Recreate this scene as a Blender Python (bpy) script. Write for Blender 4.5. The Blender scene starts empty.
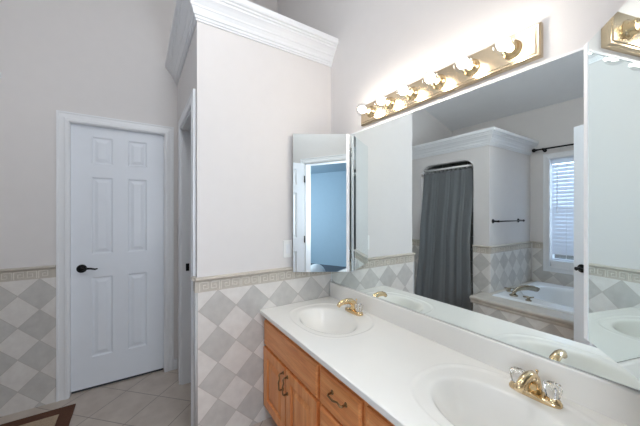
import bpy, bmesh, math, random
from mathutils import Vector, Matrix
random.seed(4)
PI = math.pi
S = bpy.context.scene
C = S.collection

# ------------------------------------------------------------------ camera, world, lights, exposure
CAM = Vector((1.767, -1.2446, 1.37))
cam_d = bpy.data.cameras.new('camera'); cam = bpy.data.objects.new('camera', cam_d); C.objects.link(cam)
cam_d.sensor_width = 36; cam_d.lens = 36 * 280 / 640; cam_d.clip_start = 0.01
FWD = Vector((-0.8396, 0.5432, 0))
cam.location = CAM; cam.rotation_euler = FWD.to_track_quat('-Z', 'Y').to_euler()
S.camera = cam

w = bpy.data.worlds.new('world'); S.world = w; w.use_nodes = True
bg = w.node_tree.nodes['Background']
bg.inputs['Color'].default_value = (0.75, 0.87, 1.0, 1); bg.inputs['Strength'].default_value = 0.22

def area(name, loc, direction, sx, sy, power, color):
    l = bpy.data.lights.new(name, 'AREA'); l.shape = 'RECTANGLE'; l.size = sx; l.size_y = sy
    l.energy = power; l.color = color
    o = bpy.data.objects.new(name, l); C.objects.link(o); o.location = loc
    o.rotation_euler = Vector(direction).to_track_quat('-Z', 'Y').to_euler()
    return o
P_WIN, P_BED, P_KEY, P_FILL, BULB = 38, 115, 23, 17, 58
area('tub_window_daylight', (0.78, -3.75, 1.75), (0, 1, -0.05), 1.1, 1.5, P_WIN, (0.60, 0.77, 1.0))
area('bedroom_window_daylight', (3.0, -4.6, 1.5), (0, 1, -0.05), 1.8, 1.5, P_BED, (0.82, 0.91, 1.0))
area('doorway_key_light', (2.3, -.66, 1.40), (-1, 0, .05), .62, .9, P_KEY, (.86, .92, 1.0))  # unseen key light added beyond the doorway, standing in for flash behind the camera
pl = bpy.data.lights.new('overhead_fill', 'POINT'); pl.energy = P_FILL; pl.color = (.93, .97, 1.0); pl.shadow_soft_size = .12  # bare fill light added overhead without a fixture, lifts ceiling and walls
po = bpy.data.objects.new('overhead_fill', pl); C.objects.link(po); po.location = (.95, -1.2, 2.85)

v = S.view_settings; v.view_transform = 'Standard'; v.look = 'None'; v.gamma = 1.0
v.use_curve_mapping = False; v.exposure = 0.12

# ------------------------------------------------------------------ materials
def nt(name):
    m = bpy.data.materials.new(name); m.use_nodes = True
    n = m.node_tree.nodes; l = m.node_tree.links
    return m, n, l, n['Principled BSDF']
def srgb(r, g, b):
    f = lambda c: ((c/255)/12.92 if c/255 <= .04045 else (((c/255)+.055)/1.055)**2.4)
    return (f(r), f(g), f(b), 1)
def mathn(n, l, op, a, b=None, c=None):
    x = n.new('ShaderNodeMath'); x.operation = op
    for i, v_ in enumerate((a, b, c)):
        if v_ is None: continue
        if isinstance(v_, (int, float)): x.inputs[i].default_value = v_
        else: l.new(v_, x.inputs[i])
    return x.outputs[0]
def ramp(n, l, fac, stops):
    r = n.new('ShaderNodeValToRGB'); l.new(fac, r.inputs[0])
    while len(r.color_ramp.elements) < len(stops): r.color_ramp.elements.new(.5)
    for e, (p, c) in zip(r.color_ramp.elements, stops): e.position = p; e.color = c
    return r.outputs[0]
def noise(n, l, vec, scale, detail=3):
    t = n.new('ShaderNodeTexNoise'); t.inputs['Scale'].default_value = scale; t.inputs['Detail'].default_value = detail
    if vec is not None: l.new(vec, t.inputs['Vector'])
    return t.outputs['Fac']
def bump(n, l, p, h, strength, dist=.002):
    b = n.new('ShaderNodeBump'); b.inputs['Strength'].default_value = strength; b.inputs['Distance'].default_value = dist
    l.new(h, b.inputs['Height']); l.new(b.outputs[0], p.inputs['Normal'])
def plain(name, col, rough=.5, metal=0, spec=.5, vary=0.0, vscale=12, bmp=0.0, bscale=200):
    m, n, l, p = nt(name)
    p.inputs['Roughness'].default_value = rough; p.inputs['Metallic'].default_value = metal
    p.inputs['Specular IOR Level'].default_value = spec
    tc = n.new('ShaderNodeTexCoord').outputs['Object']
    if vary > 0:
        f = noise(n, l, tc, vscale)
        a = tuple(max(0, c*(1-vary)) for c in col[:3])+(1,); b = tuple(min(1, c*(1+vary)) for c in col[:3])+(1,)
        l.new(ramp(n, l, f, [(.3, a), (.7, b)]), p.inputs['Base Color'])
    else: p.inputs['Base Color'].default_value = col
    if bmp > 0: bump(n, l, p, noise(n, l, tc, bscale, 2), bmp, .001)
    return m

M = {}
M['wall'] = plain('wall_paint', srgb(226, 222, 220), .55, spec=.3, vary=.008, bmp=.12, bscale=260)
M['ceiling'] = plain('ceiling_paint', srgb(243, 244, 246), .5, spec=.3, vary=.008, bmp=.12)
M['white'] = plain('white_trim_paint', srgb(240, 241, 243), .32, vary=.006)
M['door'] = plain('white_door_paint', srgb(236, 240, 246), .35, vary=.008, bmp=.05, bscale=120)
M['blue'] = plain('blue_wall_paint', srgb(160, 183, 198), .6, spec=.2, vary=.01)
M['black'] = plain('black_bronze', srgb(22, 22, 24), .35, metal=.6, vary=.1)
M['rubber'] = plain('dark_gap', srgb(60, 62, 66), .7, vary=.1)
M['darkfloor'] = plain('dark_wood_floor', srgb(62, 64, 72), .4, vary=.15, vscale=6)
M['plastic'] = plain('white_plastic', srgb(242, 242, 240), .35, vary=.004)
M['key'] = plain('key_relief_ceramic', srgb(228, 222, 212), .4, vary=.04, vscale=40)
M['cream'] = plain('border_ceramic', srgb(200, 192, 180), .4, vary=.05, vscale=40, bmp=.15)
M['stone'] = plain('beige_stone', srgb(204, 196, 186), .4, vary=.08, vscale=14, bmp=.1)
M['edge'] = plain('grey_tile_edge', srgb(186, 186, 186), .35, vary=.04, vscale=30)
M['tub'] = plain('white_acrylic', srgb(240, 243, 246), .15, vary=.004)
M['marble'] = plain('white_cultured_marble', srgb(246, 243, 237), .16, vary=.012, vscale=5)
M['fabric'] = plain('white_cloth', srgb(236, 238, 240), .9, vary=.02, vscale=30, bmp=.3)
M['nickel'] = plain('brushed_nickel', srgb(176, 166, 148), .25, metal=1, vary=.04)
M['pull'] = plain('antique_brass_pull', srgb(150, 122, 88), .28, metal=1, vary=.06)
M['brass'] = plain('polished_brass', srgb(228, 202, 160), .16, metal=1, vary=.03)
M['plate'] = plain('champagne_brass_plate', srgb(216, 197, 168), .24, metal=1, vary=.03)
M['mirror'] = plain('mirror_silver', (0.87, 0.935, 0.94, 1), .004, metal=1)
M['backing'] = plain('mirror_backing', srgb(196, 204, 204), .4, vary=.02)
M['chrome'] = plain('chrome_strip', srgb(200, 204, 206), .15, metal=1, vary=.02)

def oak(name, along):
    m, n, l, p = nt(name)
    tc = n.new('ShaderNodeTexCoord').outputs['Object']
    mp = n.new('ShaderNodeMapping'); l.new(tc, mp.inputs[0])
    s = [14, 14, 14]; s[along] = 1.1; mp.inputs['Scale'].default_value = s
    f1 = noise(n, l, mp.outputs[0], 2.2, 6)
    mp2 = n.new('ShaderNodeMapping'); l.new(tc, mp2.inputs[0])
    s2 = [160, 160, 160]; s2[along] = 6; mp2.inputs['Scale'].default_value = s2
    f2 = noise(n, l, mp2.outputs[0], 1.5, 3)
    c1 = ramp(n, l, f1, [(.25, srgb(216, 128, 68)), (.5, srgb(236, 155, 92)), (.75, srgb(248, 180, 118))])
    c2 = ramp(n, l, f2, [(.35, (.66, .58, .52, 1)), (.55, (1, 1, 1, 1))])
    mx = n.new('ShaderNodeMix'); mx.data_type = 'RGBA'; mx.blend_type = 'MULTIPLY'; mx.inputs[0].default_value = .45
    l.new(c1, mx.inputs[6]); l.new(c2, mx.inputs[7]); l.new(mx.outputs[2], p.inputs['Base Color'])
    p.inputs['Roughness'].default_value = .3
    bump(n, l, p, f2, .12, .0008)
    return m
M['oak_v'] = oak('honey_oak_upright', 2); M['oak_h'] = oak('honey_oak_level', 0)

def diamond(name, axis, phase, ztop, D=.219):
    m, n, l, p = nt(name)
    tc = n.new('ShaderNodeTexCoord').outputs['Object']
    sx = n.new('ShaderNodeSeparateXYZ'); l.new(tc, sx.inputs[0])
    h = mathn(n, l, 'SUBTRACT', sx.outputs[0 if axis == 'x' else 1], phase)
    z = mathn(n, l, 'SUBTRACT', sx.outputs[2], ztop)
    a = mathn(n, l, 'DIVIDE', mathn(n, l, 'ADD', h, z), D); b = mathn(n, l, 'DIVIDE', mathn(n, l, 'SUBTRACT', h, z), D)
    fa = mathn(n, l, 'FLOOR', a); fb = mathn(n, l, 'FLOOR', b)
    par = mathn(n, l, 'FLOORED_MODULO', mathn(n, l, 'ADD', fa, fb), 2)
    def edge(q):
        f = mathn(n, l, 'FRACT', q); return mathn(n, l, 'MINIMUM', f, mathn(n, l, 'SUBTRACT', 1, f))
    g = mathn(n, l, 'MINIMUM', edge(a), edge(b))
    cv = n.new('ShaderNodeCombineXYZ'); l.new(fa, cv.inputs[0]); l.new(fb, cv.inputs[1])
    wn = n.new('ShaderNodeTexWhiteNoise'); wn.noise_dimensions = '2D'; l.new(cv.outputs[0], wn.inputs['Vector'])
    mott = mathn(n, l, 'ADD', mathn(n, l, 'MULTIPLY', noise(n, l, tc, 22, 5), .75), mathn(n, l, 'MULTIPLY', wn.outputs['Value'], .25))
    dark = ramp(n, l, mott, [(.3, srgb(193, 190, 186)), (.7, srgb(209, 206, 201))])
    lite = ramp(n, l, mott, [(.3, srgb(221, 216, 211)), (.7, srgb(234, 230, 225))])
    mx = n.new('ShaderNodeMix'); mx.data_type = 'RGBA'; l.new(par, mx.inputs[0]); l.new(lite, mx.inputs[6]); l.new(dark, mx.inputs[7])
    gm = mathn(n, l, 'LESS_THAN', g, .013)
    mg = n.new('ShaderNodeMix'); mg.data_type = 'RGBA'; l.new(gm, mg.inputs[0]); l.new(mx.outputs[2], mg.inputs[6]); mg.inputs[7].default_value = srgb(196, 190, 184)
    l.new(mg.outputs[2], p.inputs['Base Color'])
    p.inputs['Roughness'].default_value = .32
    bump(n, l, p, mathn(n, l, 'MINIMUM', g, .03), .6, .03)
    return m

def floor_mat():
    m, n, l, p = nt('beige_floor_tile')
    tc = n.new('ShaderNodeTexCoord').outputs['Object']
    sx = n.new('ShaderNodeSeparateXYZ'); l.new(tc, sx.inputs[0])
    T = .2885 * math.sqrt(2)
    a = mathn(n, l, 'DIVIDE', mathn(n, l, 'ADD', mathn(n, l, 'SUBTRACT', sx.outputs[1], sx.outputs[0]), .47), T)
    b = mathn(n, l, 'DIVIDE', mathn(n, l, 'ADD', mathn(n, l, 'ADD', sx.outputs[1], sx.outputs[0]), 1.77), T)
    fa = mathn(n, l, 'FLOOR', a); fb = mathn(n, l, 'FLOOR', b)
    def edge(q):
        f = mathn(n, l, 'FRACT', q); return mathn(n, l, 'MINIMUM', f, mathn(n, l, 'SUBTRACT', 1, f))
    g = mathn(n, l, 'MINIMUM', edge(a), edge(b))
    cv = n.new('ShaderNodeCombineXYZ'); l.new(fa, cv.inputs[0]); l.new(fb, cv.inputs[1])
    wn = n.new('ShaderNodeTexWhiteNoise'); wn.noise_dimensions = '2D'; l.new(cv.outputs[0], wn.inputs['Vector'])
    mott = mathn(n, l, 'ADD', mathn(n, l, 'MULTIPLY', noise(n, l, tc, 9, 6), .8), mathn(n, l, 'MULTIPLY', wn.outputs['Value'], .2))
    c = ramp(n, l, mott, [(.3, srgb(186, 172, 160)), (.7, srgb(206, 194, 182))])
    gm = mathn(n, l, 'LESS_THAN', g, .010)
    mg = n.new('ShaderNodeMix'); mg.data_type = 'RGBA'; l.new(gm, mg.inputs[0]); l.new(c, mg.inputs[6]); mg.inputs[7].default_value = srgb(150, 138, 128)
    l.new(mg.outputs[2], p.inputs['Base Color']); p.inputs['Roughness'].default_value = .35
    bump(n, l, p, mathn(n, l, 'MINIMUM', g, .02), .5, .02)
    return m
M['floor'] = floor_mat()

def emit(name, col, s):
    m, n, l, p = nt(name)
    p.inputs['Base Color'].default_value = (1, 1, 1, 1); p.inputs['Emission Color'].default_value = col
    p.inputs['Emission Strength'].default_value = s; p.inputs['Roughness'].default_value = .1
    return m
M['bulb'] = emit('lit_globe_bulb', (1, .91, .80, 1), BULB)

def globe():
    m = bpy.data.materials.new('clear_globe_glass'); m.use_nodes = True; n = m.node_tree.nodes; l = m.node_tree.links
    n.clear(); o = n.new('ShaderNodeOutputMaterial'); t = n.new('ShaderNodeBsdfTransparent'); g = n.new('ShaderNodeBsdfGlossy')
    t.inputs[0].default_value = (.95, .95, .95, 1); g.inputs['Roughness'].default_value = .05; x = n.new('ShaderNodeMixShader'); x.inputs[0].default_value = .10
    l.new(t.outputs[0], x.inputs[1]); l.new(g.outputs[0], x.inputs[2]); l.new(x.outputs[0], o.inputs[0]); return m
M['bulb_glass'] = globe()
def glass(name, col, rough=.02, ior=1.49):
    m, n, l, p = nt(name)
    p.inputs['Base Color'].default_value = col; p.inputs['Transmission Weight'].default_value = 1
    p.inputs['Roughness'].default_value = rough; p.inputs['IOR'].default_value = ior
    return m
M['acrylic'] = glass('clear_acrylic', (.98, .98, .97, 1))
def thin_glass():
    m = bpy.data.materials.new('window_glass'); m.use_nodes = True; n = m.node_tree.nodes; l = m.node_tree.links
    n.clear(); o = n.new('ShaderNodeOutputMaterial'); t = n.new('ShaderNodeBsdfTransparent'); g = n.new('ShaderNodeBsdfGlossy')
    g.inputs['Roughness'].default_value = .02; x = n.new('ShaderNodeMixShader'); x.inputs[0].default_value = .06
    l.new(t.outputs[0], x.inputs[1]); l.new(g.outputs[0], x.inputs[2]); l.new(x.outputs[0], o.inputs[0]); return m
M['pane'] = thin_glass()
def curtain_mat():
    m, n, l, p = nt('smoky_vinyl')
    p.inputs['Base Color'].default_value = srgb(143, 147, 149); p.inputs['Roughness'].default_value = .2
    t = n.new('ShaderNodeBsdfTransparent'); t.inputs[0].default_value = (.55, .6, .65, 1)
    x = n.new('ShaderNodeMixShader'); x.inputs[0].default_value = .36
    l.new(p.outputs[0], x.inputs[1]); l.new(t.outputs[0], x.inputs[2]); l.new(x.outputs[0], n['Material Output'].inputs[0])
    return m
M['vinyl'] = curtain_mat()
def slat_mat():
    m, n, l, p = nt('blind_slat')
    p.inputs['Base Color'].default_value = srgb(240, 243, 248); p.inputs['Roughness'].default_value = .4
    t = n.new('ShaderNodeBsdfTranslucent'); t.inputs[0].default_value = (.9, .93, 1, 1)
    x = n.new('ShaderNodeMixShader'); x.inputs[0].default_value = .22
    l.new(p.outputs[0], x.inputs[1]); l.new(t.outputs[0], x.inputs[2]); l.new(x.outputs[0], n['Material Output'].inputs[0])
    return m
M['slat'] = slat_mat()
def shower_tile():
    m, n, l, p = nt('shower_wall_tile')
    tc = n.new('ShaderNodeTexCoord').outputs['Object']
    sx = n.new('ShaderNodeSeparateXYZ'); l.new(tc, sx.inputs[0])
    def e(q, d):
        f = mathn(n, l, 'FRACT', mathn(n, l, 'DIVIDE', q, d)); return mathn(n, l, 'MULTIPLY', mathn(n, l, 'MINIMUM', f, mathn(n, l, 'SUBTRACT', 1, f)), d)
    g = mathn(n, l, 'MINIMUM', e(mathn(n, l, 'ADD', sx.outputs[0], sx.outputs[1]), .3), e(sx.outputs[2], .2))
    gm = mathn(n, l, 'LESS_THAN', g, .006)
    mg = n.new('ShaderNodeMix'); mg.data_type = 'RGBA'; l.new(gm, mg.inputs[0]); mg.inputs[6].default_value = srgb(196, 196, 194); mg.inputs[7].default_value = srgb(240, 240, 238)
    l.new(mg.outputs[2], p.inputs['Base Color']); p.inputs['Roughness'].default_value = .25
    return m
M['shower'] = shower_tile()

# ------------------------------------------------------------------ mesh helpers
ROOT = {}
class MB:
    def __init__(s): s.bm = bmesh.new()
    def quad(s, *pts):
        return s.bm.faces.new([s.bm.verts.new(p) for p in pts])
    def box(s, x0, x1, y0, y1, z0, z1):
        b = s.bm; vs = [b.verts.new(p) for p in ((x0,y0,z0),(x1,y0,z0),(x1,y1,z0),(x0,y1,z0),(x0,y0,z1),(x1,y0,z1),(x1,y1,z1),(x0,y1,z1))]
        for f in ((0,3,2,1),(4,5,6,7),(0,1,5,4),(1,2,6,5),(2,3,7,6),(3,0,4,7)): b.faces.new([vs[i] for i in f])
        return s
    def rings(s, rings, closed=True, caps=True, smooth=True):
        b = s.bm; R = [[b.verts.new(p) for p in r] for r in rings]; n = len(R[0])
        for i in range(len(R)-1):
            for j in range(n if closed else n-1):
                f = b.faces.new((R[i][j], R[i][(j+1) % n], R[i+1][(j+1) % n], R[i+1][j])); f.smooth = smooth
        if caps and closed:
            b.faces.new(list(reversed(R[0]))); b.faces.new(R[-1])
        return s
    def tube(s, pts, r, n=12, flat=1.0):
        pts = [Vector(p) for p in pts]; rr = r if isinstance(r, (list, tuple)) else [r]*len(pts)
        t0 = (pts[1]-pts[0]).normalized()
        up = Vector((0, 0, 1)) if abs(t0.z) < .9 else Vector((1, 0, 0))
        rings = []
        nx = t0.cross(up).normalized()
        for i, p in enumerate(pts):
            t = (pts[min(i+1, len(pts)-1)] - pts[max(i-1, 0)]).normalized()
            nx = (nx - t*nx.dot(t)).normalized(); ny = t.cross(nx)
            rings.append([p + nx*math.cos(2*PI*k/n)*rr[i] + ny*math.sin(2*PI*k/n)*rr[i]*flat for k in range(n)])
        return s.rings(rings)
    def lathe(s, prof, base, axis, n=24):
        base = Vector(base); a = Vector(axis).normalized()
        u = a.orthogonal().normalized(); w_ = a.cross(u)
        return s.rings([[base + a*h + (u*math.cos(2*PI*k/n) + w_*math.sin(2*PI*k/n))*max(r, 1e-4) for k in range(n)] for r, h in prof])
    def prism(s, poly, f0, f1, smooth=False):
        return s.rings([[f0(*p) for p in poly], [f1(*p) for p in poly]], smooth=smooth)
    def sphere(s, c, r, sc=(1, 1, 1), n=24, m=14):
        c = Vector(c); R = []
        for i in range(m+1):
            th = PI*i/m; rr = max(math.sin(th), 1e-3)
            R.append([c + Vector((r*sc[0]*rr*math.cos(2*PI*k/n), r*sc[1]*rr*math.sin(2*PI*k/n), r*sc[2]*math.cos(th))) for k in range(n)])
        return s.rings(R)
    def build(s, name, mat, parent=None, world=True, bevel=0, seg=2, recalc=True):
        if recalc: bmesh.ops.recalc_face_normals(s.bm, faces=s.bm.faces)
        me = bpy.data.meshes.new(name); s.bm.to_mesh(me); s.bm.free(); me.materials.append(M[mat] if isinstance(mat, str) else mat)
        o = bpy.data.objects.new(name, me); C.objects.link(o)
        if parent is not None:
            o.parent = parent; off = ROOT.get(parent.name, Vector((0, 0, 0))) ; ROOT[o.name] = off
            if world: me.transform(Matrix.Translation(-off))
        else: ROOT[o.name] = Vector((0, 0, 0))
        if bevel:
            b = o.modifiers.new('bevel', 'BEVEL'); b.width = bevel; b.segments = seg; b.limit_method = 'ANGLE'; b.angle_limit = math.radians(40)
        return o

def tag(o, label, cat, group=None):
    o['label'] = label; o['category'] = cat
    if group: o['group'] = group
    return o
def thing(name, label, cat, loc=(0, 0, 0), rz=0, group=None):
    o = bpy.data.objects.new(name, None); o.empty_display_size = .1; C.objects.link(o)
    o.location = loc; o.rotation_euler = (0, 0, rz); ROOT[o.name] = Vector(loc)
    return tag(o, label, cat, group)
def struct(o, label=None, cat=None):
    o['kind'] = 'structure'
    if label: o['label'] = label
    if cat: o['category'] = cat
    return o
def copy_thing(src, loc, label):
    r = src.copy(); C.objects.link(r); r.location = loc; r['label'] = label
    for ch in list(src.children):
        c = ch.copy(); C.objects.link(c); c.parent = r
        for g in list(ch.children):
            d = g.copy(); C.objects.link(d); d.parent = c
    return r

# ------------------------------------------------------------------ room shell
XL, XR, YW = -.99, 1.70, -3.20          # left wall, right wall, window wall faces (mirror wall is y = 0)
YC = -.9586                              # closet end face
def wz(y): return 3.75 + .3125*y         # sloped ceiling
b = MB(); b.box(-2.0, 1.76, -3.3, .1, -.06, 0); struct(b.build('floor', 'floor'), 'beige square floor tiles laid on the diagonal', 'floor')
b = MB(); b.box(-1.11, 1.82, 0, .12, 0, 4.1); struct(b.build('wall_mirror', 'wall'), 'pale wall behind the long mirror and light bar', 'wall')
DY0, DY1, DH = -1.678, -1.059, 2.047
b = MB(); b.box(-1.11, XL, -3.3, DY0, 0, 4.1); b.box(-1.11, XL, DY1, 0, 0, 4.1); b.box(-1.11, XL, DY0, DY1, DH, 4.1)
struct(b.build('wall_left', 'wall'), 'pale wall holding the closed white six panel door', 'wall')
WX0, WX1, WZ0, WZ1 = .355, 1.235, .69, 2.062
b = MB(); b.box(XL, WX0, -3.32, YW, 0, 4.1); b.box(WX1, 1.82, -3.32, YW, 0, 4.1); b.box(WX0, WX1, -3.32, YW, 0, WZ0); b.box(WX0, WX1, -3.32, YW, WZ1, 4.1)
struct(b.build('wall_window', 'wall'), 'pale wall with the blinds window above the tub', 'wall')
EY0, EY1, EH = -1.335, -.58, 2.047
b = MB(); b.box(XR, 1.82, YW, EY0, 0, 4.1); b.box(XR, 1.82, EY1, 0, 0, 4.1); b.box(XR, 1.82, EY0, EY1, EH, 4.1)
struct(b.build('wall_right', 'wall'), 'pale wall around the doorway to the blue room', 'wall')
b = MB(); y0, y1 = -3.32, .12
b.rings([[(-1.11, y0, wz(y0)), (1.82, y0, wz(y0)), (1.82, y0, wz(y0)+.1), (-1.11, y0, wz(y0)+.1)], [(-1.11, y1, wz(y1)), (1.82, y1, wz(y1)), (1.82, y1, wz(y1)+.1), (-1.11, y1, wz(y1)+.1)]], smooth=False)
struct(b.build('ceiling', 'ceiling'), 'sloping white ceiling seen in the mirror', 'ceiling')
# space behind the closed door
b = MB(); b.box(-2.0, -1.9, -2.4, -.4, 0, 2.6); b.box(-1.9, -1.11, -2.5, -2.4, 0, 2.6); b.box(-1.9, -1.11, -.4, -.3, 0, 2.6); b.box(-2.0, -1.11, -2.5, -.3, 2.6, 2.7)
struct(b.build('wall_closet', 'wall'))
# WC closet box beside the vanity
CX0, CX1 = -.715, -.12
b = MB(); b.box(-.11, 0, YC, 0, 0, 2.66); struct(b.build('wall_partition', 'wall'), 'pale half height partition wall at the end of the vanity', 'wall')
b = MB(); b.box(XL, CX0, YC, YC+.11, 0, 2.66); b.box(CX1, -.11, YC, YC+.11, 0, 2.66); b.box(CX0, CX1, YC, YC+.11, 2.045, 2.66); b.box(XL, -.11, YC+.11, 0, 2.60, 2.66)
struct(b.build('wall_end', 'wall'), 'narrow end wall with a doorway beside the tiled partition', 'wall')
# shower box
SX, SY, SH = .136, -2.12, 2.312
OX0, OX1, OZ = -.777, -.044, 2.02
b = MB(); b.box(XL, OX0, SY-.09, SY, 0, SH); b.box(OX1, SX, SY-.09, SY, 0, SH)
arc = [(OX0, SH), (OX0, OZ-.14)]
for k in range(9):
    a = PI - (PI/2)*k/8; arc.append((OX0+.15+.15*math.cos(a), OZ-.11+.11*math.sin(a)))
for k in range(9):
    a = PI/2 - (PI/2)*k/8; arc.append((OX1-.15+.15*math.cos(a), OZ-.11+.11*math.sin(a)))
arc += [(OX1, OZ-.14), (OX1, SH)]
b.prism(arc, lambda x, z: (x, SY-.09, z), lambda x, z: (x, SY, z))
b.box(.046, SX, YW, SY-.09, 0, SH); b.box(XL, .046, YW, SY-.09, SH-.06, SH)
struct(b.build('wall_shower', 'wall'), 'pale shower stall walls with an arched opening', 'wall')
b = MB(); b.box(XL, XL+.012, YW, SY-.09, 0, SH-.06); b.box(.034, .046, YW, SY-.09, 0, SH-.06); b.box(XL+.012, .034, YW, YW+.012, 0, SH-.06)
struct(b.build('wall_shower_tile', 'shower'), 'tiled inside of the shower behind the dark curtain', 'wall')
b = MB(); b.box(OX0, OX1, SY-.09, SY-.01, 0, .09); struct(b.build('trim_9', 'stone', bevel=.008), 'shower curb under the dark curtain', 'trim')
# bedroom beyond the doorway
b = MB(); b.box(1.82, 4.95, -4.4, 1.55, -.06, 0); b.box(1.76, 1.82, -3.3, .1, -.06, 0); struct(b.build('floor_bedroom', 'darkfloor'), 'dark floor of the blue room', 'floor')
b = MB(); b.box(1.82, 5.05, -4.5, 1.7, 2.44, 2.54); struct(b.build('ceiling_bedroom', 'blue'), 'ceiling of the blue room', 'ceiling')
b = MB(); b.box(4.95, 5.05, -4.4, 1.7, 0, 2.44); b.box(1.82, 4.95, 1.55, 1.7, 0, 2.44); b.box(1.72, 1.82, -4.5, -3.32, 0, 2.44); b.box(1.72, 1.82, .12, 1.7, 0, 2.44)
b.box(1.82, 2.1, -4.5, -4.4, 0, 2.44); b.box(3.9, 4.95, -4.5, -4.4, 0, 2.44); b.box(2.1, 3.9, -4.5, -4.4, 0, .75); b.box(2.1, 3.9, -4.5, -4.4, 2.25, 2.44)
struct(b.build('wall_bedroom', 'blue'), 'blue walls of the next room, seen in the mirror', 'wall')

# crown mouldings
CROWN = [(0, 0), (.008, 0), (.008, .010), (.014, .012), (.016, .026), (.022, .028), (.026, .046), (.036, .062), (.040, .064), (.042, .074), (.056, .092), (.066, .102), (.070, .104), (.072, .116), (.080, .120), (.082, .130), (.092, .134), (.096, .142), (.096, .170), (0, .170)]
def crown(name, path, dirs, z0, label):
    b = MB(); b.rings([[(px+dx*o, py+dy*o, z0+z) for o, z in CROWN] for (px, py), (dx, dy) in zip(path, dirs)], smooth=False)
    return struct(b.build(name, 'white'), label, 'crown moulding')
crown('trim_1', [(XL, YC), (0, YC), (0, 0)], [(0, -1), (1, -1), (1, 0)], 2.494, 'white crown moulding capping the partition')
crown('trim_2', [(XL, SY), (SX, SY), (SX, YW)], [(0, 1), (1, 1), (1, 0)], 2.145, 'white crown moulding capping the shower stall')

# tiled wainscot with key border and cap
ZT, ZB, ZC = .905, .972, .992
def wainscot(n, axis, h0, h1, plane, sg, phase, z0=0, z1=ZT, rail=True, label=''):
    P = (lambda h, d, z: (plane+sg*d, h, z)) if axis == 'y' else (lambda h, d, z: (h, plane+sg*d, z))
    def bx(b, ha, hb, d0, d1, za, zb):
        b.rings([[P(ha, d0, za), P(hb, d0, za), P(hb, d1, za), P(ha, d1, za)], [P(ha, d0, zb), P(hb, d0, zb), P(hb, d1, zb), P(ha, d1, zb)]], smooth=False)
    b = MB(); bx(b, h0, h1, 0, .012, z0, z1)
    struct(b.build('wall_wainscot_%s' % n, diamond('diamond_tile_%s' % n, axis, phase, ZT)), 'grey and cream diamond wall tiles '+label, 'wall tile')
    if not rail: return
    b = MB(); bx(b, h0, h1, 0, .013, ZT, ZB); kb = MB()
    U = .062; nu = int((h1-h0)/U); off = (h1-h0-nu*U)/2; wl = .0042
    sp = [(0, .02), (0, 1), (.84, 1), (.84, .2), (.36, .2), (.36, .64), (.6, .64)]
    for k in range(nu):
        for (a0, c0), (a1, c1) in zip(sp[:-1], sp[1:]):
            if k % 2: a0, a1 = .92-a0, .92-a1
            ha, hb = sorted((h0+off+(k+a0*.9+.05)*U, h0+off+(k+a1*.9+.05)*U)); za, zb = sorted((ZT+.008+c0*.048, ZT+.008+c1*.048))
            bx(kb, ha-wl/2, hb+wl/2, .013, .0165, za-wl/2, zb+wl/2)
    prof = [(0, ZB-.004), (.014, ZB-.004), (.018, ZB), (.026, ZB+.004), (.030, ZB+.010), (.026, ZB+.017), (.018, ZC), (0, ZC)]
    b.rings([[P(h0, d, z) for d, z in prof], [P(h1, d, z) for d, z in prof]], smooth=False)
    o = struct(b.build('trim_rail_%s' % n, 'cream'), 'cream key pattern border and cap rail '+label, 'tile border')
    kb.build('key_relief', 'key', o); return o
wainscot('partition', 'y', YC-.012, 0, 0, 1, -.843, label='on the partition by the vanity')
wainscot('left', 'y', SY, -1.750, XL, 1, -1.835, label='on the wall left of the white door')
wainscot('end', 'x', -.05, 0, YC, -1, -.1, label='on the edge of the partition')
wainscot('pillar', 'x', OX1, SX, SY, 1, .046, label='on the pillar right of the shower')
wainscot('jamb', 'x', XL+.013, OX0, SY, 1, -.88, label='left of the shower')
wainscot('stall', 'y', YW, SY, SX, 1, -2.66, z0=.45, label='on the shower side above the tub')
wainscot('window', 'x', SX+.031, .283, YW, 1, .28, z0=.455, label='left of the tub window')
wainscot('sill', 'x', .283, 1.307, YW, 1, .28, z0=.455, z1=.618, rail=False, label='under the tub window')
wainscot('corner', 'x', 1.307, XR, YW, 1, .28, z0=.455, label='right of the tub window')
wainscot('right', 'y', YW+.031, -1.45, XR, -1, -2.5, label='on the wall right of the tub')
wainscot('return', 'y', -.505, 0, XR, -1, -.3, label='on the wall right of the vanity')
b = MB(); b.tube([(.006, YC-.006, 0), (.006, YC-.006, ZT)], .0105, 12); struct(b.build('trim_3', 'edge'), 'rounded vertical tile edge on the partition corner', 'trim')

# casings
CAS = [(0, 0), (0, .012), (.008, .017), (.022, .017), (.030, .012), (.055, .010), (.062, .014), (.070, .014), (.070, 0)]
def casing(name, axis, h0, h1, zt, plane, sg, label, zb=None, cat='door casing', depth=0):
    P = (lambda h, d, z: (plane+sg*d, h, z)) if axis == 'y' else (lambda h, d, z: (h, plane+sg*d, z))
    b = MB(); path = [(h0, 0 if zb is None else zb, -1, 0 if zb is None else -1), (h0, zt, -1, 1), (h1, zt, 1, 1), (h1, 0 if zb is None else zb, 1, 0 if zb is None else -1)]
    R = [[P(h+dh*o, d, z+dz*o) for o, d in CAS] for h, z, dh, dz in path]
    if zb is not None: R.append(R[0])
    b.rings(R, caps=zb is None, smooth=False)
    if depth:
        def bx(ha, hb, za, zb_): b.rings([[P(ha, -depth, za), P(hb, -depth, za), P(hb, .002, za), P(ha, .002, za)], [P(ha, -depth, zb_), P(hb, -depth, zb_), P(hb, .002, zb_), P(ha, .002, zb_)]], smooth=False)
        bx(h0-.004, h0+.014, 0, zt); bx(h1-.014, h1+.004, 0, zt); bx(h0, h1, zt-.014, zt+.004)
    return struct(b.build(name, 'white'), label, cat)
casing('trim_4', 'y', DY0, DY1, DH, XL, 1, 'white moulded casing around the closed door')
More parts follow.
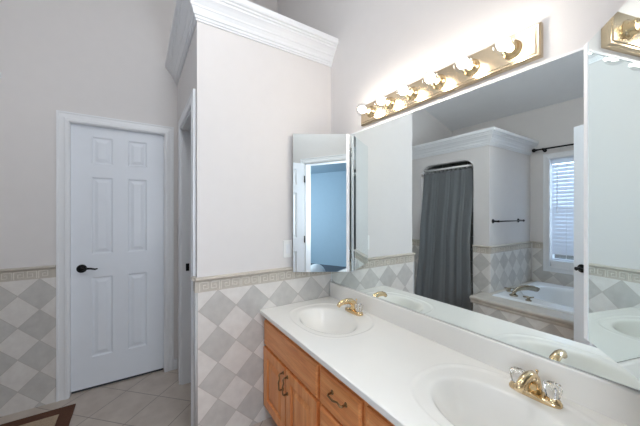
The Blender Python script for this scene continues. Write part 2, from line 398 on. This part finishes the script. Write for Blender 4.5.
cs = casing('trim_5', 'x', CX0, CX1, 2.045, YC, -1, 'white casing of the narrow doorway beside the partition', depth=.11)
b = MB(); b.box(CX0+.014, CX0+.018, YC+.03, YC+.055, .905, .965); b.build('strike_plate', 'black', cs, bevel=.001)
casing('trim_6', 'y', EY0, EY1, EH, XR, -1, 'white casing of the doorway to the blue room', depth=.12)
b = MB(); b.box(XL, XL+.014, DY1+.072, YC-.001, 0, .09); struct(b.build('baseboard_left', 'white', bevel=.003), 'short white baseboard beside the closed door', 'baseboard')

# ------------------------------------------------------------------ six panel doors
def dish(b, h0, h1, z0, z1, P, sg, y):
    st = [(0, 0), (.010, .009), (.020, .009), (.042, .002)]
    R = [[P(h0+i, y-sg*d, z0+i), P(h1-i, y-sg*d, z0+i), P(h1-i, y-sg*d, z1-i), P(h0+i, y-sg*d, z1-i)] for i, d in st]
    vs = [[b.bm.verts.new(p) for p in r] for r in R]
    for i in range(len(vs)-1):
        for j in range(4): b.bm.faces.new((vs[i][j], vs[i][(j+1) % 4], vs[i+1][(j+1) % 4], vs[i+1][j]))
    b.bm.faces.new(vs[-1])
ZP = [(.23, .85), (1.03, 1.63), (1.735, 1.945)]
def panel_door(b, W, H, T, cols, rows, zoff=0):
    """slab from (0,-T/2) to (W,T/2), panels dished into both faces"""
    P = lambda h, y, z: (h, y, z+zoff)
    hs = [0]+[q for c in cols for q in c]+[W]
    for i in range(0, len(hs), 2): b.box(hs[i], hs[i+1], -T/2, T/2, zoff, H+zoff)
    zs = [0]+[q for r in rows for q in r]+[H]
    for c0, c1 in cols:
        for i in range(0, len(zs), 2): b.box(c0, c1, -T/2, T/2, zs[i]+zoff, zs[i+1]+zoff)
        for r0, r1 in rows:
            for sg in (-1, 1): dish(b, c0, c1, r0, r1, P, sg, sg*T/2)
def lever(parent, h, z, T, sg, towards):
    b = MB(); y = sg*T/2
    b.lathe([(.001, 0), (.032, 0), (.032, .004), (.026, .010), (.012, .013), (.011, .045), (.014, .052), (.001, .054)], (h, y, z), (0, sg, 0), 20)
    b.tube([(h, y+sg*.047, z), (h+towards*.03, y+sg*.049, z+.004), (h+towards*.058, y+sg*.05, z+.002), (h+towards*.085, y+sg*.05, z-.006), (h+towards*.100, y+sg*.047, z-.002)], [.010, .010, .0085, .0075, .006], 10, .8)
    return b.build('handle', 'black', parent, world=False)
W = .613; t = thing('door_1', 'closed white six panel door with black lever handle on the left', 'door', (XL-.052, -1.062-.6135, .019), PI/2)
t['kind'] = 'structure'
b = MB(); panel_door(b, W, 2.024, .035, [(.122, .255), (.355, .488)], ZP); b.build('slab', 'door', t, world=False, recalc=False)
lever(t, .064, .925, .035, -1, 1)
b = MB(); b.box(.004, W-.004, -.012, .012, -.017, 0); b.build('door_sweep', 'rubber', t, world=False)
# jamb for the closed door
b = MB(); b.box(-1.11, XL+.001, DY0-.004, DY0+.002, 0, DH); b.box(-1.11, XL+.001, DY1-.002, DY1+.004, 0, DH); b.box(-1.11, XL+.001, DY0, DY1, DH-.003, DH+.004)
b.box(-1.085, -1.073, DY0+.002, DY0+.016, 0, DH); b.box(-1.085, -1.073, DY1-.016, DY1-.002, 0, DH); b.box(-1.085, -1.073, DY0, DY1, DH-.017, DH-.003)
struct(b.build('trim_7', 'white'), 'white jamb of the closed door', 'door jamb')
hx, hy = 1.668, -1.345; fx, fy = 1.012, -1.645
W = math.hypot(fx-hx, fy-hy); ang = math.atan2(fy-hy, fx-hx)
t = thing('door_2', 'open white six panel door swung into the room, mirrored beside the tub', 'door', (hx, hy, .012), ang); t['kind'] = 'structure'
m_ = (W-.1)/2
b = MB(); panel_door(b, W, 2.03, .035, [(.115, W/2-.05), (W/2+.05, W-.115)], ZP); b.build('slab', 'door', t, world=False, recalc=False)
for sg in (-1, 1): lever(t, W-.06, .935, .035, sg, -1)
for z in (.2, 1.0, 1.82):
    b = MB(); b.tube([(-.006, -.02, z-.045), (-.006, -.02, z+.045)], .007, 10); b.box(-.004, -.001, -.017, .014, z-.04, z+.04); b.build('hinge', 'black', t, world=False)

# ------------------------------------------------------------------ tub window, blinds, curtain rod
wn = casing('window_1', 'x', WX0, WX1, WZ1, YW, 1, 'white framed window with closed blinds above the tub', zb=WZ0, cat='window')
b = MB(); b.box(WX0, WX0+.012, -3.31, -3.24, WZ0, WZ1); b.box(WX1-.012, WX1, -3.31, -3.24, WZ0, WZ1); b.box(WX0+.012, WX1-.012, -3.31, -3.20, WZ0, WZ0+.075); b.box(WX0+.012, WX1-.012, -3.31, -3.24, WZ1-.02, WZ1); b.box(WX0+.012, WX1-.012, -3.30, -3.27, 1.38, 1.42)
b.build('window_frame', 'white', wn)
b = MB(); b.box(WX0+.012, WX1-.012, -3.288, -3.284, WZ0+.075, WZ1-.02); b.build('pane', 'pane', wn)
t = thing('window_blind', 'white slatted blind hanging in the tub window', 'blind', ((WX0+WX1)/2, -3.225, WZ1))
b = MB(); b.box(WX0+.014, WX1-.014, -3.238, -3.205, WZ1-.066, WZ1-.022); b.build('headrail', 'slat', t, bevel=.003)
z = WZ1-.10; a = math.radians(70); k = 0
while z > WZ0+.14:
    b = MB(); dy, dz = math.cos(a)*.025, math.sin(a)*.025
    pr = [(-dy, dz), (-dy*.4, dz*.4+.003), (dy*.4, -dz*.4+.003), (dy, -dz), (dy*.4, -dz*.4+.0005), (-dy*.4, dz*.4+.0005)]
    b.rings([[(WX0+.016, -3.222+p[0]*.62, z+p[1]) for p in pr], [(WX1-.016, -3.222+p[0]*.62, z+p[1]) for p in pr]], smooth=False)
    b.build('slat', 'slat', t); z -= .0475; k += 1
b = MB(); b.box(WX0+.016, WX1-.016, -3.236, -3.208, WZ0+.080, WZ0+.102); b.build('bottom_rail', 'slat', t, bevel=.003)
b = MB()
for x in (WX0+.16, WX1-.16): b.tube([(x, -3.2035, WZ0+.09), (x, -3.2035, WZ1-.05)], .0015, 6)
b.build('ladder_cord', 'plastic', t)
b = MB(); b.tube([(WX0+.07, -3.200, WZ1-.07), (WX0+.07, -3.198, WZ1-.70)], .004, 8); b.build('tilt_wand', 'plastic', t)
t = thing('curtain_rod', 'black curtain rod with round finial above the tub window', 'curtain rod', (.8, -3.13, 2.192))
b = MB(); b.tube([(.24, -3.13, 2.192), (1.40, -3.13, 2.192)], .010, 12); b.build('rod', 'black', t)
for x, s_ in ((.24, -1), (1.40, 1)):
    b = MB(); b.lathe([(.001, -.012), (.012, -.012), (.012, .006), (.017, .009), (.014, .016), (.024, .028), (.026, .040), (.018, .054), (.001, .060)], (x, -3.13, 2.192), (s_, 0, 0), 16); b.build('finial', 'black', t)
for x in (.30, 1.34):
    b = MB(); b.tube([(x, YW, 2.182), (x, -3.165, 2.177), (x, -3.13, 2.18)], .007, 8); b.lathe([(.001, 0), (.022, 0), (.02, .006), (.001, .007)], (x, YW, 2.182), (0, 1, 0), 16); b.tube([(x-.008, -3.13, 2.192), (x+.008, -3.13, 2.192)], .014, 12); b.build('bracket', 'black', t)

# ------------------------------------------------------------------ tub, deck, tub tap, towel bar
DZ, DYF = .465, -1.825
t = thing('tub_deck', 'tiled deck surrounding the white bathtub beside the shower', 'tub deck', (.9, DYF, 0))
b = MB(); b.box(.105, XR-.014, DYF-.07, DYF-.01, 0, DZ-.075); b.box(.105, .135, SY+.014, DYF-.071, 0, DZ-.075); b.build('front_panel', diamond('diamond_tile_deck', 'x', .12, DZ-.075), t)
b = MB(); b.rings([[(x, DYF+d, z) for d, z in [(-.12, DZ-.075), (0, DZ-.075), (.004, DZ-.06), (.004, DZ-.045), (.016, DZ-.035), (.024, DZ-.018), (.020, DZ-.004), (.008, DZ), (-.12, DZ)]] for x in (.085, XR-.014)], smooth=False)
b.box(.085, .24, SY+.032, DYF-.12, DZ-.03, DZ); b.box(.152, .24, YW+.02, SY+.03, DZ-.03, DZ); b.box(.24, XR-.014, -2.04, DYF-.12, DZ-.03, DZ); b.box(1.60, XR-.014, YW+.02, -2.04, DZ-.03, DZ); b.box(.24, 1.60, YW+.02, -3.12, DZ-.03, DZ)
b.build('ledge', 'stone', t)
def field(b, x0, x1, y0, y1, nx, ny, top, thick):
    bm = b.bm; T = []; U = []
    for j in range(ny+1):
        T.append([]); U.append([])
        for i in range(nx+1):
            x = x0+(x1-x0)*i/nx; y = y0+(y1-y0)*j/ny; z = top(x, y)
            T[-1].append(bm.verts.new((x, y, z))); U[-1].append(bm.verts.new((x, y, z-thick)))
    for j in range(ny):
        for i in range(nx):
            bm.faces.new((T[j][i], T[j][i+1], T[j+1][i+1], T[j+1][i])).smooth = True
            bm.faces.new((U[j][i], U[j+1][i], U[j+1][i+1], U[j][i+1])).smooth = True
    for i in range(nx):
        bm.faces.new((T[0][i], U[0][i], U[0][i+1], T[0][i+1])); bm.faces.new((T[ny][i], T[ny][i+1], U[ny][i+1], U[ny][i])).smooth = True
    for j in range(ny):
        bm.faces.new((T[j][0], T[j+1][0], U[j+1][0], U[j][0])); bm.faces.new((T[j][nx], U[j][nx], U[j+1][nx], T[j+1][nx]))
def tub_top(x, y):
    e = ((abs(x-.92)/.60)**3 + (abs(y+2.60)/.40)**3)**(1/3)
    f = .34*(1-e**5)
    d = (f+math.sqrt(f*f+.012**2))/2 if e < 1.4 else 0
    d = min(d, .34)
    ex = min(x-.215, 1.625-x, y+3.145, -2.015-y)
    edge = .012*(1-min(1, ex/.025)**.5) if ex < .025 else 0
    return .484 - d - edge
t = thing('bathtub', 'white oval drop-in bathtub under the window', 'bathtub', (.92, -2.58, 0))
b = MB(); field(b, .215, 1.625, -3.145, -2.015, 110, 90, tub_top, .02); b.build('tub_shell', 'tub', t, recalc=False)
b = MB(); b.lathe([(.001, 0), (.035, 0), (.035, .004), (.001, .006)], (.92, -2.6, .146), (0, 0, 1), 20); b.build('drain', 'nickel', t)
TX, TY, TZ = .375, -2.14, .484
t = thing('tub_faucet', 'nickel tub faucet with arched spout on the tub rim', 'faucet', (TX, TY, TZ))
b = MB(); b.lathe([(.001, 0), (.040, 0), (.040, .006), (.030, .016), (.001, .018)], (TX, TY, TZ), (0, 0, 1), 20)
b.tube([(TX+.55*q, TY-.84*q, TZ+h) for q, h in ((0, .006), (.004, .040), (.03, .066), (.08, .082), (.14, .088), (.20, .080), (.255, .062))], [.028, .029, .032, .036, .038, .036, .030], 14, .6)
b.build('spout', 'nickel', t)
for x, y in ((.272, -2.28), (.535, -2.075)):
    b = MB(); b.lathe([(.001, 0), (.028, 0), (.028, .006), (.016, .012), (.016, .03), (.020, .036), (.001, .04)], (x, y, TZ-.001), (0, 0, 1), 18)
    h = b.build('handle', 'nickel', t)
    b = MB(); b.tube([(x-.038, y+.025, TZ+.037), (x, y, TZ+.034), (x+.038, y-.025, TZ+.039)], [.007, .010, .007], 10); b.build('lever', 'nickel', h)
t = thing('towel_bar', 'black towel bar on the pale shower side wall', 'towel bar', (SX, -2.52, 1.275))
b = MB(); b.tube([(SX+.06, -2.86, 1.275), (SX+.06, -2.18, 1.275)], .008, 10); b.build('bar', 'black', t)
for y in (-2.84, -2.20):
    b = MB(); b.lathe([(.001, 0), (.026, 0), (.024, .008), (.011, .014), (.010, .05), (.014, .058), (.012, .07), (.001, .072)], (SX, y, 1.275), (1, 0, 0), 16); b.build('post', 'black', t)

# ------------------------------------------------------------------ shower curtain and rod
t = thing('shower_rod', 'white shower rod across the arched shower opening', 'shower rod', (-.41, SY-.045, 1.955))
b = MB(); b.tube([(OX0, SY-.045, 1.955), (OX1, SY-.045, 1.955)], .0125, 14); b.build('rod', 'plastic', t)
for x, s_ in ((OX0, 1), (OX1, -1)):
    b = MB(); b.lathe([(.001, 0), (.026, 0), (.024, .012), (.014, .016), (.001, .017)], (x, SY-.045, 1.955), (s_, 0, 0), 16); b.build('flange', 'plastic', t)
t = thing('shower_curtain', 'dark smoky translucent shower curtain hanging in the arched opening', 'shower curtain', (-.41, SY-.045, .06))
b = MB(); nx, nz = 200, 30
def sstep(q): q = min(1, max(0, q)); return q*q*(3-2*q)
def cy(u, vv):
    amp = .004+.006*vv
    return SY-.045 + .092*sstep(vv/.55) + amp*math.sin(u*2*PI*5.3+1.3*math.sin(u*9)+.5*vv) + .0018*math.sin(u*2*PI*13.7+2*math.sin(u*23)+.8*vv) + .006*math.sin(u*2*PI*2.1+1.7*vv+.8)
x0, x1 = OX0+.012, OX1-.012
R = []
for j in range(nz+1):
    vv = j/nz; z = 1.925 - vv*1.80; fl = sstep((vv-.5)/.5)
    xa, xb = x0-.075*fl, x1+.022*fl
    R.append([(xa+(xb-xa)*i/nx, cy(i/nx, vv), z - (.012*(0.5-.5*math.cos(i/nx*2*PI*12)) if j == 0 else 0)) for i in range(nx+1)])
b.rings(R, closed=False, caps=False); b.build('sheet', 'vinyl', t)
for k in range(12):
    u = (k+.5)/12*1.0; x = x0+(x1-x0)*u
    b = MB(); pts = [(x+.004*math.sin(q), SY-.045+.017*math.cos(q), 1.945+.024*math.sin(q)) for q in [2*PI*i/16 for i in range(17)]]
    b.tube(pts, .0022, 6); b.build('ring', 'plastic', t)

# ------------------------------------------------------------------ vanity cabinet
VX0, VX1, ZK = .016, 1.684, .737
t = thing('vanity_cabinet', 'honey oak double vanity cabinet with doors and drawers', 'cabinet', (.85, -.27, 0))
YF = -.54
b = MB(); b.box(VX0, VX0+.018, YF+.02, -.004, .09, .701); b.box(VX1-.018, VX1, YF+.02, -.004, .09, .701); b.box(VX0+.018, VX1-.018, YF+.02, -.004, .09, .108); b.box(VX0+.018, VX1-.018, -.012, -.004, .108, .701)
for x0, x1 in ((VX0, .036), (.664, .712), (.968, 1.018), (1.655, VX1)): b.box(x0, x1, YF, YF+.02, .09, .701)
for z0, z1 in ((.09, .128), (.485, .525), (.652, .701)):
    for x0, x1 in ((.036, .664), (.712, .968), (1.018, 1.655)): b.box(x0, x1, YF, YF+.02, z0, z1)
b.box(.712, .968, YF, YF+.02, .30, .34); b.box(.33, .37, YF, YF+.02, .128, .485); b.box(1.32, 1.355, YF, YF+.02, .128, .485)
b.build('carcass', 'oak_v', t)
b = MB(); b.box(VX0, VX1, YF+.07, YF+.086, 0, .09); b.build('toe_kick', 'oak_h', t)
def front(name, x0, x1, z0, z1, parent, mat='oak_h'):
    b = MB(); R = []
    for i, y in ((0, YF), (0, YF-.010), (.004, YF-.015), (.011, YF-.018)):
        R.append([(x0+i, y, z0+i), (x1-i, y, z0+i), (x1-i, y, z1-i), (x0+i, y, z1-i)])
    b.rings(R, smooth=False); return b.build(name, mat, parent)
def pull(parent, x, z, vertical):
    b = MB(); L = .046
    pts = [(-L, 0, 0), (-L, -.022, 0), (-L*.9, -.027, -.001), (-L*.5, -.026, -.006), (0, -.030, .0), (L*.5, -.026, .006), (L*.9, -.027, .001), (L, -.022, 0), (L, 0, 0)]
    if vertical: pts = [(p[2], p[1], p[0]) for p in pts]
    P = [(x+p[0], YF-.018+p[1], z+p[2]) for p in pts]
    b.tube(P, [.0055, .0045, .0042, .0036, .0048, .0036, .0042, .0045, .0055], 8)
    for e in (P[0], P[-1]): b.lathe([(.001, 0), (.010, 0), (.008, .004), (.001, .005)], e, (0, -1, 0), 12)
    return b.build('handle', 'pull', parent)
def cab_door(x0, x1, hside):
    z0, z1 = .115, .497; b = MB(); P = lambda h, y, z: (h, y, z)
    s_ = .055
    b.box(x0, x0+s_, YF-.018, YF, z0, z1); b.box(x1-s_, x1, YF-.018, YF, z0, z1); b.box(x0+s_, x1-s_, YF-.018, YF, z0, z0+s_); b.box(x0+s_, x1-s_, YF-.018, YF, z1-s_, z1)
    st = [(0, 0), (.006, .009), (.012, .010), (.040, .002)]; a0, a1, c0, c1 = x0+s_, x1-s_, z0+s_, z1-s_
    b.rings([[(a0, YF-.001, c0), (a1, YF-.001, c0), (a1, YF-.001, c1), (a0, YF-.001, c1)]]+[[(a0+i, YF-.018+d, c0+i), (a1-i, YF-.018+d, c0+i), (a1-i, YF-.018+d, c1-i), (a0+i, YF-.018+d, c1-i)] for i, d in st], smooth=False)
    d = b.build('door', 'oak_v', t)
    pull(d, x1-.022 if hside > 0 else x0+.022, .42, True)
for x in (.025, 1.006): front('false_drawer_front', x, x+.652, .512, .668, t)
cab_door(.025, .346, 1); cab_door(.354, .677, -1); cab_door(1.006, 1.328, 1); cab_door(1.336, 1.658, -1)
for z0, z1 in ((.512, .668), (.322, .497), (.115, .308)):
    d = front('drawer', .701, .979, z0, z1, t); pull(d, .848, (z0+z1)/2+.022, False)

# ------------------------------------------------------------------ countertop with two bowls
SINKS = (.378, 1.325); SYC = -.295
def top_z(x, y):
    d = 0
    for sx in SINKS:
        dx, dy = x-sx, y-SYC
        if abs(dx) > .32: continue
        e = math.sqrt((dx/.213)**2+(dy/.152)**2)
        f = .125*(1-e**2.4)
        d += (f+math.sqrt(f*f+.012**2))/2 - (0 if e < 1.5 else 0)
        r = ((abs(dx)/.268)**2.5+(abs(y+.275)/.218)**2.5)**(1/2.5)
        q = min(1, max(0, (1.0-r)/.035)); d += .0032*q*q*(3-2*q)
        d -= .0016*math.exp(-((r-1.02)/.02)**2)
    yy = y+.580
    if yy < .004: d += .002
    return ZK-d
t = thing('vanity_countertop', 'white cultured marble countertop with two oval sinks', 'countertop', (.85, -.28, ZK))
b = MB(); field(b, .0135, 1.686, -.580, -.002, 280, 98, top_z, .022); b.build('sink_top', 'marble', t, recalc=False)
b = MB(); b.box(.0135, 1.686, -.022, -.002, ZK-.004, .8435); b.build('backsplash', 'marble', t, bevel=.006, seg=3)
for sx in SINKS:
    b = MB(); zd = top_z(sx, SYC); b.lathe([(.001, 0), (.023, 0), (.023, .003), (.018, .004), (.017, .001), (.013, .002), (.010, .006), (.001, .007)], (sx, SYC, zd), (0, 0, 1), 20); b.build('drain', 'brass', t)

# ------------------------------------------------------------------ faucets
FZ = ZK-.0045
t = thing('faucet', 'polished brass two handle faucet at the sink nearest the partition', 'faucet', (SINKS[0], -.088, FZ), 0, 'brass faucets on the vanity')
b = MB(); R = []
for sc, z in ((1, 0), (1, .008), (.94, .013), (.82, .016)):
    ring = []
    for k in range(32):
        a = 2*PI*k/32; ring.append((math.copysign(abs(math.cos(a))**.6, math.cos(a))*.078*sc, math.copysign(abs(math.sin(a))**.8, math.sin(a))*.027*sc, z))
    R.append(ring)
b.rings(R); b.build('base_plate', 'brass', t, world=False)
b = MB(); b.tube([(0, .006, .012), (0, .005, .036), (0, -.004, .060), (0, -.026, .077), (0, -.056, .083), (0, -.088, .081), (0, -.112, .073), (0, -.126, .060)], [.025, .023, .021, .019, .0175, .016, .0145, .012], 16, .85)
b.build('spout', 'brass', t, world=False)
b = MB(); b.tube([(0, .022, .014), (0, .022, .078)], .0025, 8); b.sphere((0, .022, .08), .005); b.build('lift_rod', 'brass', t, world=False)
for x in (-.051, .051):
    b = MB(); b.lathe([(.001, .012), (.022, .012), (.022, .017), (.014, .020), (.012, .024), (.001, .025)], (x, 0, 0), (0, 0, 1), 20); h = b.build('handle_base', 'brass', t, world=False)
    b = MB(); R = []
    for r, z in ((.012, .022), (.018, .026), (.022, .040), (.025, .056), (.022, .066), (.012, .070)):
        R.append([(x+r*(1+.10*math.cos(8*q))*math.cos(q), r*(1+.10*math.cos(8*q))*math.sin(q), z) for q in [2*PI*k/48 for k in range(48)]])
    b.rings(R); b.build('knob', 'acrylic', h, world=False)
copy_thing(t, (SINKS[1]+.028, -.086, FZ), 'polished brass two handle faucet at the nearer sink, right foreground')

# ------------------------------------------------------------------ mirrors
MZ0, MZ1 = .846, 1.912
t = thing('wall_mirror_panel', 'long frameless mirror on the wall above the vanity', 'mirror', (.85, 0, MZ0))
b = MB(); b.box(.014, 1.686, -.006, -.002, MZ0, MZ1); b.build('glass', 'mirror', t)
b = MB(); b.box(.014, 1.686, -.008, -.001, MZ1, MZ1+.008); b.box(.0125, .014, -.008, -.001, MZ0, MZ1+.008); b.build('channel', 'white', t)
def wing(hx, hy, fx, fy, label):
    """bevelled mirror leaf hinged at (hx,hy), free edge at (fx,fy), front faces the room"""
    W = math.hypot(fx-hx, fy-hy); ang = math.atan2(fy-hy, fx-hx)
    t = thing('mirror_wing', label, 'mirror', (hx, hy, .962), ang, 'hinged side mirrors')
    nrm = Vector((-math.sin(ang), math.cos(ang)))        # local +y
    sg = 1 if nrm.y < 0 else -1                            # front towards the room (-y world)
    H = .955
    b = MB(); st = [(0, .004), (0, .0120), (.0005, .0125)]
    b.rings([[(i, sg*d, i), (W-i, sg*d, i), (W-i, sg*d, H-i), (i, sg*d, H-i)] for i, d in st], smooth=False); b.build('glass', 'mirror', t, world=False)
    b = MB(); b.box(-.004, .018, min(sg*.003, sg*.0145), max(sg*.003, sg*.0145), -.001, H+.001); b.build('reflection_strip', 'white', t, world=False, bevel=.001)  # white strip imitating the door casing's reflection in the mirror bevel
    b = MB(); b.box(.020, W-.004, min(0, sg*.004), max(0, sg*.004), .004, H-.004); b.build('backing', 'backing', t, world=False)
    for z in (.12, .83):
        b = MB(); b.tube([(-.003, sg*.004, z-.03), (-.003, sg*.004, z+.03)], .004, 8); b.build('hinge', 'chrome', t, world=False)
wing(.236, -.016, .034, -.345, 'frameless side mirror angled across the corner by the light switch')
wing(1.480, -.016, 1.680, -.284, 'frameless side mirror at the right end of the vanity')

# ------------------------------------------------------------------ light bar
t = thing('vanity_light_bar', 'brass vanity light bar with six lit globe bulbs above the mirror', 'light', (.86, 0, 2.003))
b = MB(); R = []
for i, d in ((0, 0), (0, .018), (.006, .024), (.012, .024), (.015, .028)):
    R.append([(.37+i, -d, 1.941+i), (1.35-i, -d, 1.941+i), (1.35-i, -d, 2.065-i), (.37+i, -d, 2.065-i)])
b.rings(R, smooth=False); b.build('back_plate', 'plate', t)
for k in range(6):
    x = .47+.158*k
    b = MB(); b.lathe([(.001, .026), (.034, .026), (.034, .030), (.028, .034), (.0255, .040), (.0255, .054), (.022, .056), (.001, .056)], (x, 0, 2.003), (0, -1, 0), 24); s_ = b.build('socket', 'brass', t)
    b = MB(); prof = [(.001, .055), (.0135, .055), (.0135, .058), (.015, .060)]
    for q in range(17):
        a = math.radians(152 - q*152/16); prof.append((max(.039*math.sin(a), .001), .096-.039*math.cos(a)))
    b.lathe(prof, (x, 0, 2.003), (0, -1, 0), 28); g_ = b.build('bulb', 'bulb_glass', t)
    b = MB(); b.lathe([(.001, .062), (.008, .064), (.012, .074), (.019, .084), (.0225, .096), (.019, .109), (.010, .118), (.001, .120)], (x, 0, 2.003), (0, -1, 0), 20); b.build('glowing_core', 'bulb', g_)

# ------------------------------------------------------------------ switch, rug, pouf
t = thing('light_switch', 'white wall switch plate on the partition above the tile border', 'light switch', (0, -.372, 1.12))
b = MB(); b.rings([[(d, y0, 1.06+i), (d, -.372-(y0+.372), 1.06+i), (d, -.372-(y0+.372), 1.18-i), (d, y0, 1.18-i)] for i, d, y0 in ((0, 0, -.407), (0, .003, -.407), (.003, .006, -.404))], smooth=False); b.build('plate', 'plastic', t)
b = MB(); b.rings([[(.0055, -.388, 1.088), (.0055, -.356, 1.088), (.0055, -.356, 1.152), (.0055, -.388, 1.152)], [(.011, -.387, 1.089), (.011, -.357, 1.089), (.007, -.357, 1.151), (.007, -.387, 1.151)]], smooth=False); b.build('rocker', 'white', t)
t = thing('bath_mat', 'tan bath mat with brown border on the tiles before the shower', 'rug', (-.45, -1.86, 0))
RX0, RX1, RY0, RY1 = -.86, .0, -2.085, -1.622
M['rug_in'] = plain('tan_weave', srgb(178, 156, 132), .95, vary=.18, vscale=150, bmp=.6, bscale=300)
M['rug_out'] = plain('brown_weave', srgb(92, 58, 40), .95, vary=.18, vscale=120, bmp=.6, bscale=300)
b = MB(); b.box(RX0+.075, RX1-.075, RY0+.075, RY1-.075, .0005, .009); b.build('pile', 'rug_in', t, bevel=.002)
b = MB(); b.box(RX0, RX1, RY1-.075, RY1, .0005, .011); b.box(RX0, RX1, RY0, RY0+.075, .0005, .011); b.box(RX0, RX0+.075, RY0+.075, RY1-.075, .0005, .011); b.box(RX1-.075, RX1, RY0+.075, RY1-.075, .0005, .011); b.build('border', 'rug_out', t, bevel=.003)
b = MB(); b.sphere((3.13, -2.02, .19), .19, (1, 1, 1), 28, 16); tag(b.build('floor_cushion', 'fabric'), 'round white cushion on the blue room floor, in the corner mirror', 'cushion')
